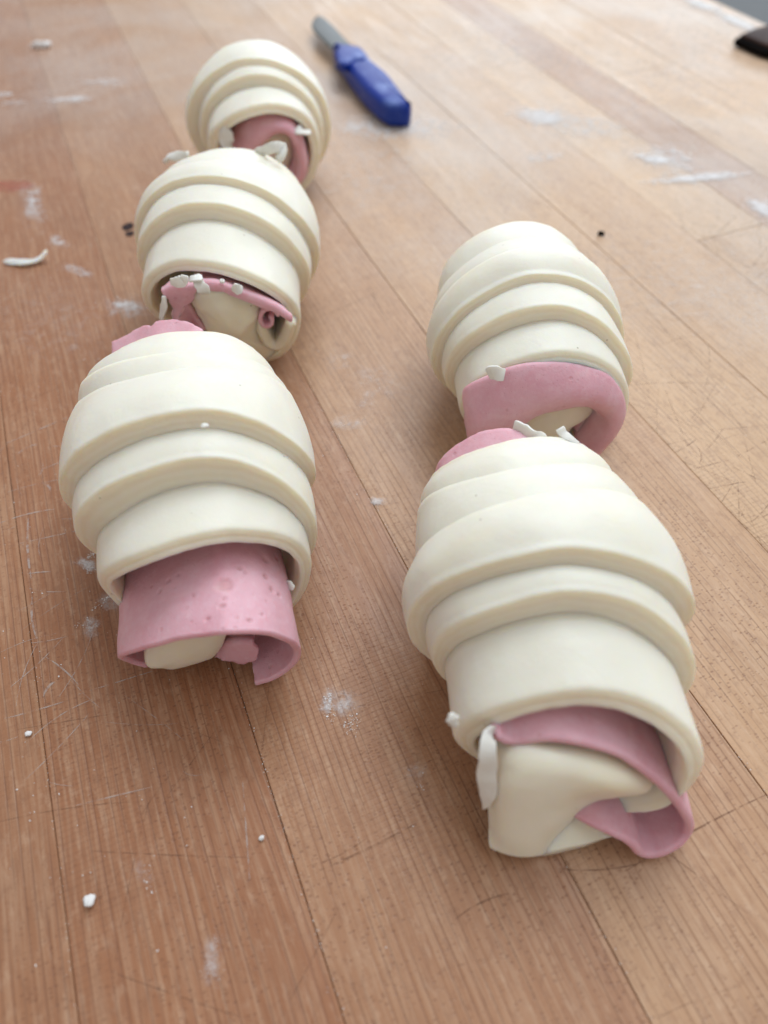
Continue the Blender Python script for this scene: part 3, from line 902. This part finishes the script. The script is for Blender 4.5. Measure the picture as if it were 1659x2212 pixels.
# ---- back left roll: a round ham scroll seen inside the open end
Er = Roll('E', 'croissant nearest the blue knife, round ham scroll inside, farthest of the left row', wall=5.0, tail=10, tail_r=22.0)
fr = [Er.px(R5, x, y, s=s) for x, y, s in ((720, 1180, 4), (760, 1130, 2), (810, 1090, 0), (870, 1050, -1), (920, 1000, -2), (985, 945, -2.5), (1060, 922, -3), (1150, 955, -3), (1215, 1060, -2.5), (1250, 1180, -2), (1245, 1290, -1.5), (1215, 1360, -1), (1130, 1420, 1))]
report(Er, fr, 'E front')
ou = [Er.px(R5, x, y, s=s) for x, y, s in ((660, 1180, 7), (668, 1050, 6), (705, 950, 4.5), (750, 880, 3), (850, 812, 2), (950, 785, 2), (1060, 795, 2), (1150, 840, 2), (1225, 930, 2.5), (1280, 1080, 3), (1300, 1200, 3), (1270, 1330, 4), (1180, 1430, 5))]
in2 = [p + Er.a * .016 for p in ou]
ins = [p + Er.a * .012 - (p - Er.w(12, 4, 20)) * .12 for p in fr]
sheet('ham_slice', [in2, ou, fr, ins], .0020, M_HAM, Er.root, nu=80, nv=28, edge_amp=.0001)
ol = [Er.px(R5, x, y, s=9) for x, y in ((820, 1060), (950, 950), (1060, 920), (1150, 960), (1180, 1060), (1180, 1180), (1120, 1300), (980, 1380), (860, 1300))]
lump('inner_dough', ol, Er.a * .012, M_CORE, Er.root, bulge=.002, round_=.003)
shred('cheese_shred', [Er.px(R5, x, y, s=s) for x, y, s in ((560, 880, -1), (575, 960, -2), (600, 1030, -3), (640, 1075, -3))], .0055, .0014, M_CHEESE, Er.root, seed=41, taper=.3)
shred('cheese_shred', [Er.px(R5, x, y, s=s) for x, y, s in ((1215, 905, -1), (1270, 930, -1.8), (1335, 945, -1.5))], .0042, .0018, M_CHEESE, Er.root, seed=42, taper=.7)

# ------------------------------------------------------------------ knife
RK = (1100 * .576, 30 * .576, .576 / 2.765)
def kz(x, y, z):
    return ray_z(RK[0] + x * RK[2], RK[1] + y * RK[2], z)
ho = [kz(x, y, z) for x, y, z in ((430, 425, .009), (432, 530, .005), (560, 730, .005), (710, 930, .005), (860, 1100, .004), (968, 1192, .003), (1010, 1212, .0025), (1100, 1216, .0025), (1185, 1208, .0025), (1222, 1172, .0025), (1212, 972, .011), (1130, 868, .011), (1000, 700, .011), (920, 628, .011), (820, 545, .011), (765, 468, .011), (700, 412, .011), (560, 392, .011))]
kn_c = np.mean(ho, 0)
knife = thing('paring_knife', 'small knife with a floury blue handle and short grey blade', 'knife', (kn_c[0], kn_c[1], 0))
def plate(name, outline, z0, z1, mat, parent, rnd, n=96, inset=0.0, seed=4.0, amp=.0001):
    """a body with a shaped outline, rounded top and bottom edges"""
    C = resample(outline, n, closed=True)
    c = C.mean(0)
    d = np.gradient(np.vstack([C[-1], C, C[0]]), axis=0)[1:-1]
    nrm = np.stack([d[:, 1], -d[:, 0], np.zeros(n)], 1)
    nrm /= np.linalg.norm(nrm, axis=1, keepdims=True)
    if ((C - c) * nrm).sum() < 0:
        nrm = -nrm
    rings = []
    def ring(off, z):
        P = C - nrm * off
        P = P.copy(); P[:, 2] = z
        rings.append(P)
    for a_ in (0, 30, 60, 90):
        a_ = math.radians(a_)
        ring(rnd * (1 - math.sin(a_)), z0 + rnd * (1 - math.cos(a_)))
    for a_ in (0, 30, 60, 80):
        a_ = math.radians(a_)
        ring(rnd * (1 - math.cos(a_)), z1 - rnd + rnd * math.sin(a_))
    P = rings[-1]
    for f in (.7, .35, .05):
        Q = c + (P - c) * f
        Q[:, 2] = z1 + .0004 * (1 - f * f)
        rings.append(Q)
    V = np.vstack(rings); m = len(rings)
    for i in range(len(V)):
        V[i] += wob(V[i], 160, amp, seed)
    F = []
    for i in range(m - 1):
        for j in range(n):
            F.append((i * n + j, i * n + (j + 1) % n, (i + 1) * n + (j + 1) % n, (i + 1) * n + j))
    F.append(tuple(range(n))[::-1]); F.append(tuple((m - 1) * n + j for j in range(n)))
    return add_child(obj_from(name, V, F, mat), parent)
plate('handle', ho, .0008, .0125, M_BLUE, knife, .0036)
bl_ = [kz(x, y, .0135) for x, y in ((440, 470), (470, 410), (570, 392), (690, 412), (750, 462), (745, 520), (640, 535), (560, 580), (480, 560))]
plate('bolster', bl_, .0095, .0136, M_BLUE, knife, .0012)
bo = [kz(x, y, .0075) for x, y in ((560, 500), (430, 445), (300, 330), (205, 225), (192, 175), (225, 112), (270, 90), (330, 118), (420, 200), (540, 330), (640, 440))]
plate('blade', bo, .0066, .0082, M_STEEL, knife, .0006)

# dark pointed utensil at the right border of the picture
RD = (1440, 0, .1319)
dz = lambda x, y, z: ray_z(RD[0] + x * RD[2], RD[1] + y * RD[2], z)
do = [dz(x, y, z) for x, y, z in ((1120, 650, .004), (1200, 565, .006), (1380, 485, .006), (1600, 425, .006), (1900, 370, .006), (2500, 420, .006), (2700, 700, .006), (2600, 1000, .002), (2200, 1040, .002), (1659, 930, .002), (1450, 860, .002), (1250, 770, .002))]
dc = np.mean(do, 0)
du_ = thing('kitchen_tool', 'dark brown pointed object with a black side near the far right table edge', 'kitchen tool', (dc[0], dc[1], 0))
plate('base', do, .0006, .0055, M_DARK, du_, .002)
dt = [p + (np.array([dc[0], dc[1], p[2]]) - p) * .10 for p in do]
plate('top', dt, .0050, .0072, M_BROWN, du_, .0010)

# ------------------------------------------------------------------ crumbs and scraps on the table
def scrap(name, pts, wid, th, mat, label, cat, group=None, seed=1.0, taper=.3):
    P = [ray_z(x, y, z) for x, y, z in pts]
    o = shred(name, P, wid, th, mat, None, seed=seed, taper=taper)
    c = np.array(P).mean(0); c[2] = 0
    add = np.empty(len(o.data.vertices) * 3)
    o.data.vertices.foreach_get('co', add)
    add = (add.reshape(-1, 3) - c).ravel()
    o.data.vertices.foreach_set('co', add)
    o.location = c
    return tag(o, label, cat, group)
scrap('dough_scrap', ((8, 566, .0008), (30, 565, .0012), (60, 566, .0014), (88, 558, .0018), (101, 541, .0042)), .0034, .0014, M_DOUGH, 'curled sliver of dough lying alone by the left border', 'dough scrap', seed=51, taper=.25)
CR = [(195, 1947, .0026, 'white crumb on the reddish strip at bottom left'), (566, 1811, .0013, 'tiny white crumb between the two front croissants, toward the bottom'),
      (90, 97, .0046, 'pale crumb at the top left corner of the table'), (62, 1586, .0015, 'white crumb near the left border below the ham tube')]
for i, (x, y, d, lb) in enumerate(CR):
    scrap('dough_crumb', ((x - d * 4200, y + 1, d * .28), (x, y - 1, d * .34), (x + d * 4200, y, d * .28)), d * .8, d * 1.1, M_FLOUR, lb, 'crumb', 'crumbs on the table', seed=60 + i, taper=.6)
scrap('dark_speck', ((1291, 506, .0006), (1299, 505, .0008), (1306, 506, .0006)), .0022, .0012, M_DARK, 'small dark speck on the wood behind the back right croissant', 'speck', seed=71, taper=.7)

# ------------------------------------------------------------------ marks that belong to the table top
def flat_patch(name, centre, rx, ry, mat, z, seed, n=40):
    c = ray_z(*centre, 0)
    V = [(0, 0, z)]
    for k in range(n):
        t = 2 * math.pi * k / n
        f = 1 + .35 * mnoise.noise(Vector((math.cos(t) * 1.3 + seed, math.sin(t) * 1.3, seed)))
        V.append((rx * f * math.cos(t), ry * f * math.sin(t), z))
    F = [(0, 1 + k, 1 + (k + 1) % n) for k in range(n)]
    o = obj_from(name, V, F, mat, smooth=False)
    o.parent = table
    o.location = (c[0], c[1], .04)
    return o
flat_patch('burn_mark', (277, 490), .0024, .0030, M_KNOT, .00010, 1.0)
flat_patch('burn_mark', (281, 505), .0020, .0018, M_KNOT, .00013, 4.0)
flat_patch('stain', (22, 402), .010, .005, M_PINK, .00010, 2.0)

def ribbons(name, lines, mat, z):
    V, F = [], []
    for (p, q, wd, bend) in lines:
        p, q = np.array(p), np.array(q)
        d = q - p
        nn = np.array([-d[1], d[0]]) / (np.linalg.norm(d) + 1e-9)
        b = len(V)
        m = 9
        for i in range(m):
            t = i / (m - 1)
            c = p + d * t + nn * bend * 4 * t * (1 - t)
            ww = wd * .5 * (math.sin(math.pi * (0.06 + .88 * t)) ** .6)
            V += [(*(c + nn * ww), z), (*(c - nn * ww), z)]
        for i in range(m - 1):
            F.append((b + 2 * i, b + 2 * i + 1, b + 2 * i + 3, b + 2 * i + 2))
    o = obj_from(name, V, F, mat, smooth=False)
    add_child(o, table)
    o['kind'] = 'stuff'
    return o
g2 = lambda x, y: ray_z(x, y, 0)[:2]
dark = []
for a_, b_, wd in (((690, 1880), (905, 1775), .00045), ((1190, 1545), (1659, 1420), .0003), ((1355, 1880), (1659, 1715), .0004), ((985, 1985), (1100, 1930), .0003),
                   ((1215, 3260 * .576), (1400, 1860), .0003), ((800, 620), (835, 690), .0003), ((870, 1245), (960, 1230), .0003)):
    dark.append((g2(*a_), g2(*b_), wd, rng.normal() * .0006))
for i in range(190):
    x, y = rng.uniform(1180, 1680), rng.uniform(430, 1330)
    c = g2(x, y); L = rng.uniform(.006, .038) ; an = rng.choice([.35, .9, 1.5, 2.2]) + rng.normal() * .35
    dd = np.array([math.cos(an), math.sin(an)]) * L / 2
    dark.append((c - dd, c + dd, rng.uniform(.00010, .00030), rng.normal() * .0006))
for i in range(45):
    x, y = rng.uniform(-30, 1680), rng.uniform(300, 2230)
    c = g2(x, y); L = rng.uniform(.006, .04); an = rng.normal() * .5 + .25
    dd = np.array([math.cos(an), math.sin(an)]) * L / 2
    dark.append((c - dd, c + dd, rng.uniform(.00008, .0002), rng.normal() * .0006))
ribbons('knife_scratches', dark, M_SCRD, .00005)
white = []
for a_, b_, wd in (((0, 1555), (150, 1512), .0004), ((95, 1505), (125, 1470), .0007), ((70, 1290), (80, 1380), .0006), ((62, 1120), (68, 1250), .0007), ((0, 1130), (120, 1100), .0004), ((40, 1175), (200, 1140), .0003),
                   ((80, 1020), (185, 985), .0003), ((60, 1240), (110, 1235), .0004), ((60, 1390), (160, 1370), .0003), ((10, 960), (150, 900), .0004), ((40, 980), (80, 960), .0006), ((100, 1420), (170, 1480), .0004),
                   ((170, 1500), (330, 1450), .0003), ((165, 1740), (330, 1700), .0003), ((800, 1085), (830, 1090), .0009), ((740, 920), (790, 905), .0006), ((85, 1040), (110, 1065), .0008),
                   ((525, 1560 + 130), (540, 1900), .0003)):
    white.append((g2(*a_), g2(*b_), wd, rng.normal() * .0005))
for i in range(40):
    x, y = rng.uniform(-30, 420), rng.uniform(780, 1700)
    c = g2(x, y); L = rng.uniform(.004, .02); an = rng.normal() * .6 + .2 + (1.4 if rng.random() < .25 else 0)
    dd = np.array([math.cos(an), math.sin(an)]) * L / 2
    white.append((c - dd, c + dd, rng.uniform(.00010, .0003), rng.normal() * .0006))
ribbons('knife_scratches', white, M_SCRW, .00008)

# ------------------------------------------------------------------ loose flour
def flour_cloud():
    P, S, W_ = [], [], []
    def smear(x0, y0, x1, y1, width, n, size, m=1.0):
        a_, b_ = g2(x0, y0), g2(x1, y1)
        d = b_ - a_
        nn = np.array([-d[1], d[0]]) / (np.linalg.norm(d) + 1e-9)
        if y0 > 1200:
            m *= .62
        elif y0 < 450 and x0 > 650:
            m *= 1.1
        elif y0 < 760 and x0 < 360:
            m *= .75
        W_.append((a_, b_, width, m * min(.8, .26 + .5 * n * size * size * 3.0 / (np.linalg.norm(d) * width * .5 + 1e-9) * 1.0)))
        n = max(8, n // 14); size = size * .62
        nclump = max(3, n // 30)
        tc = rng.beta(1.6, 1.6, nclump); oc = rng.normal(0, .30, nclump)
        idx = rng.integers(0, nclump, n)
        t = tc[idx] + rng.normal(0, .07, n); off = (oc[idx] + rng.normal(0, .16, n)) * width
        P.append(a_ + d * t[:, None] + nn * off[:, None])
        S.append(size * np.exp(rng.normal(0, .45, n)))
    sm = smear
    sm(215, 660, 325, 665, .010, 2600, .00016); sm(225, 640, 300, 690, .012, 900, .00014)
    sm(300, 575, 345, 600, .006, 300, .00014); sm(330, 590, 350, 640, .006, 260, .00014)
    sm(140, 568, 170, 590, .005, 240, .00015); sm(150, 575, 205, 600, .005, 260, .00016)
    sm(165, 1210, 210, 1225, .005, 520, .00016); sm(215, 1290, 262, 1315, .006, 900, .00017); sm(190, 1330, 205, 1370, .005, 300, .00014)
    sm(185, 1215, 200, 1235, .003, 200, .00016)
    sm(70, 400, 76, 480, .010, 1500, .00018); sm(60, 380, 80, 520, .016, 700, .00015); sm(110, 510, 145, 535, .006, 300, .00018)
    sm(75, 218, 215, 212, .010, 1500, .00022); sm(165, 178, 290, 176, .012, 900, .00022); sm(-10, 206, 30, 203, .008, 500, .00024)
    sm(66, 100, 110, 95, .010, 700, .00026); sm(0, 225, 60, 222, .008, 300, .00022)
    sm(690, 1518, 775, 1520, .0075, 1500, .00013); sm(700, 1522, 725, 1522, .005, 900, .00013)
    sm(870, 1670, 915, 1665, .006, 160, .00012); sm(300, 1830, 320, 1960, .005, 300, .00012); sm(455, 2010, 465, 2150, .005, 360, .00012)
    sm(700, 268, 1000, 285, .030, 3600, .00024); sm(1120, 245, 1230, 262, .020, 4200, .00030); sm(1100, 235, 1400, 300, .040, 2600, .00026)
    sm(1380, 395, 1640, 375, .008, 2600, .00028); sm(1370, 330, 1520, 360, .03, 1400, .00025); sm(1620, 430, 1665, 470, .012, 800, .00028)
    sm(1110, 350, 1250, 330, .014, 500, .00022); sm(1380, 340, 1450, 350, .012, 800, .00026)
    sm(900, 60, 1250, 150, .16, 900, .0002); sm(1250, 100, 1600, 260, .16, 900, .0002); sm(1350, 20, 1600, 120, .12, 700, .0002); sm(700, 300, 900, 420, .10, 500, .0002)
    sm(1350, 520, 1640, 700, .10, 400, .00016); sm(-20, 120, 250, 200, .12, 500, .0002); sm(0, 640, 240, 760, .05, 300, .00016)
    sm(1120, 590, 1230, 610, .02, 300, .00018); sm(1470, -10, 1560, 32, .016, 2200, .00040); sm(1545, 24, 1650, 76, .013, 2600, .00040)
    sm(800, 1080, 835, 1092, .004, 160, .00013); sm(770, 795, 880, 850, .02, 130, .00014); sm(790, 840, 800, 900, .01, 90, .00015)
    sm(730, 905, 790, 930, .012, 150, .00013); sm(700, 760, 760, 800, .015, 120, .00013)
    # flour caught in the seams
    for q, ga, gb, n in ((-.0034, -.02, .10, 180), (.0482, .05, .24, 260), (.0961, .0, .10, 80), (.0482, -.02, .05, 60), (-.0482, .03, .12, 60)):
        t = rng.uniform(ga, gb, n); off = rng.normal(0, .0004, n)
        P.append(GRAIN * t[:, None] + CROSS * (q + off)[:, None]); S.append(.00006 * np.exp(rng.normal(0, .4, n)))
    # thin dust everywhere
    n = 900
    P.append(np.stack([rng.uniform(-.25, .35, n), rng.uniform(0, .7, n)], 1)); S.append(.00009 * np.exp(rng.normal(0, .5, n)))
    n = 350
    P.append(np.stack([rng.uniform(-.15, -.04, n), rng.uniform(.03, .3, n)], 1)); S.append(.00010 * np.exp(rng.normal(0, .5, n)))
    P = np.concatenate(P); S = np.concatenate(S)
    n = len(P)
    k = 5
    an = np.arange(k) * 2 * math.pi / k
    rot = rng.uniform(0, 6.28, n); st = rng.uniform(.6, 1.5, n)
    V = np.zeros((n, k + 1, 3))
    for j in range(k):
        rr = S * rng.uniform(.7, 1.3, n)
        x = rr * np.cos(an[j]) * st; y = rr * np.sin(an[j]) / st
        V[:, j, 0] = P[:, 0] + x * np.cos(rot) - y * np.sin(rot)
        V[:, j, 1] = P[:, 1] + x * np.sin(rot) + y * np.cos(rot)
        V[:, j, 2] = .00012
    V[:, k, 0] = P[:, 0]; V[:, k, 1] = P[:, 1]; V[:, k, 2] = .00012 + S * .7
    F = np.zeros((n, k, 3), int)
    for j in range(k):
        F[:, j] = np.stack([np.arange(n) * (k + 1) + j, np.arange(n) * (k + 1) + (j + 1) % k, np.arange(n) * (k + 1) + k], 1)
    me = bpy.data.meshes.new('flour_dust')
    V = V.reshape(-1, 3); F = F.reshape(-1, 3)
    me.vertices.add(len(V)); me.vertices.foreach_set('co', V.ravel())
    me.loops.add(len(F) * 3); me.loops.foreach_set('vertex_index', F.ravel())
    me.polygons.add(len(F)); me.polygons.foreach_set('loop_start', np.arange(len(F)) * 3)
    me.update(calc_edges=True)
    me.materials.append(M_FLOUR)
    o = bpy.data.objects.new('flour_dust', me)
    COL.objects.link(o)
    o['kind'] = 'stuff'
    o['label'] = 'white flour smeared and dusted over the wooden table'
    o['category'] = 'flour'
    V, F, A = [], [], []
    for q, (a_, b_, wd, cov) in enumerate(W_):
        d = b_ - a_; L = np.linalg.norm(d); d = d / L
        nn = np.array([-d[1], d[0]]); c = (a_ + b_) / 2
        hx, hy = L * .50 + wd * .30, wd * .60
        nx, ny = 22, 14
        b0 = len(V)
        for i in range(nx + 1):
            for j in range(ny + 1):
                x, y = 2 * i / nx - 1, 2 * j / ny - 1
                p = c + d * x * hx * 1.3 + nn * y * hy * 1.3
                e = mnoise.noise(Vector((p[0] * 90, p[1] * 90, q))) * .45 + mnoise.noise(Vector((p[0] * 260, p[1] * 260, q))) * .25
                f = max(0.0, 1 - math.hypot(x, y) * 1.12 + e * .5)
                f = f if max(abs(x), abs(y)) < .97 else 0
                V.append((*p, 0.00006 + .000012 * q)); A.append(min(1, f * 1.35) * cov)
        for i in range(nx):
            for j in range(ny):
                k0 = b0 + i * (ny + 1) + j
                F.append((k0, k0 + ny + 1, k0 + ny + 2, k0 + 1))
    fo = obj_from('flour_smear', V, F, M_FILM, smooth=False)
    at = fo.data.attributes.new('cover', 'FLOAT', 'POINT')
    at.data.foreach_set('value', np.array(A, dtype=np.float32))
    fo['kind'] = 'stuff'
    fo['label'] = 'hazy white flour smears rubbed onto the wooden table'
    fo['category'] = 'flour'
flour_cloud()
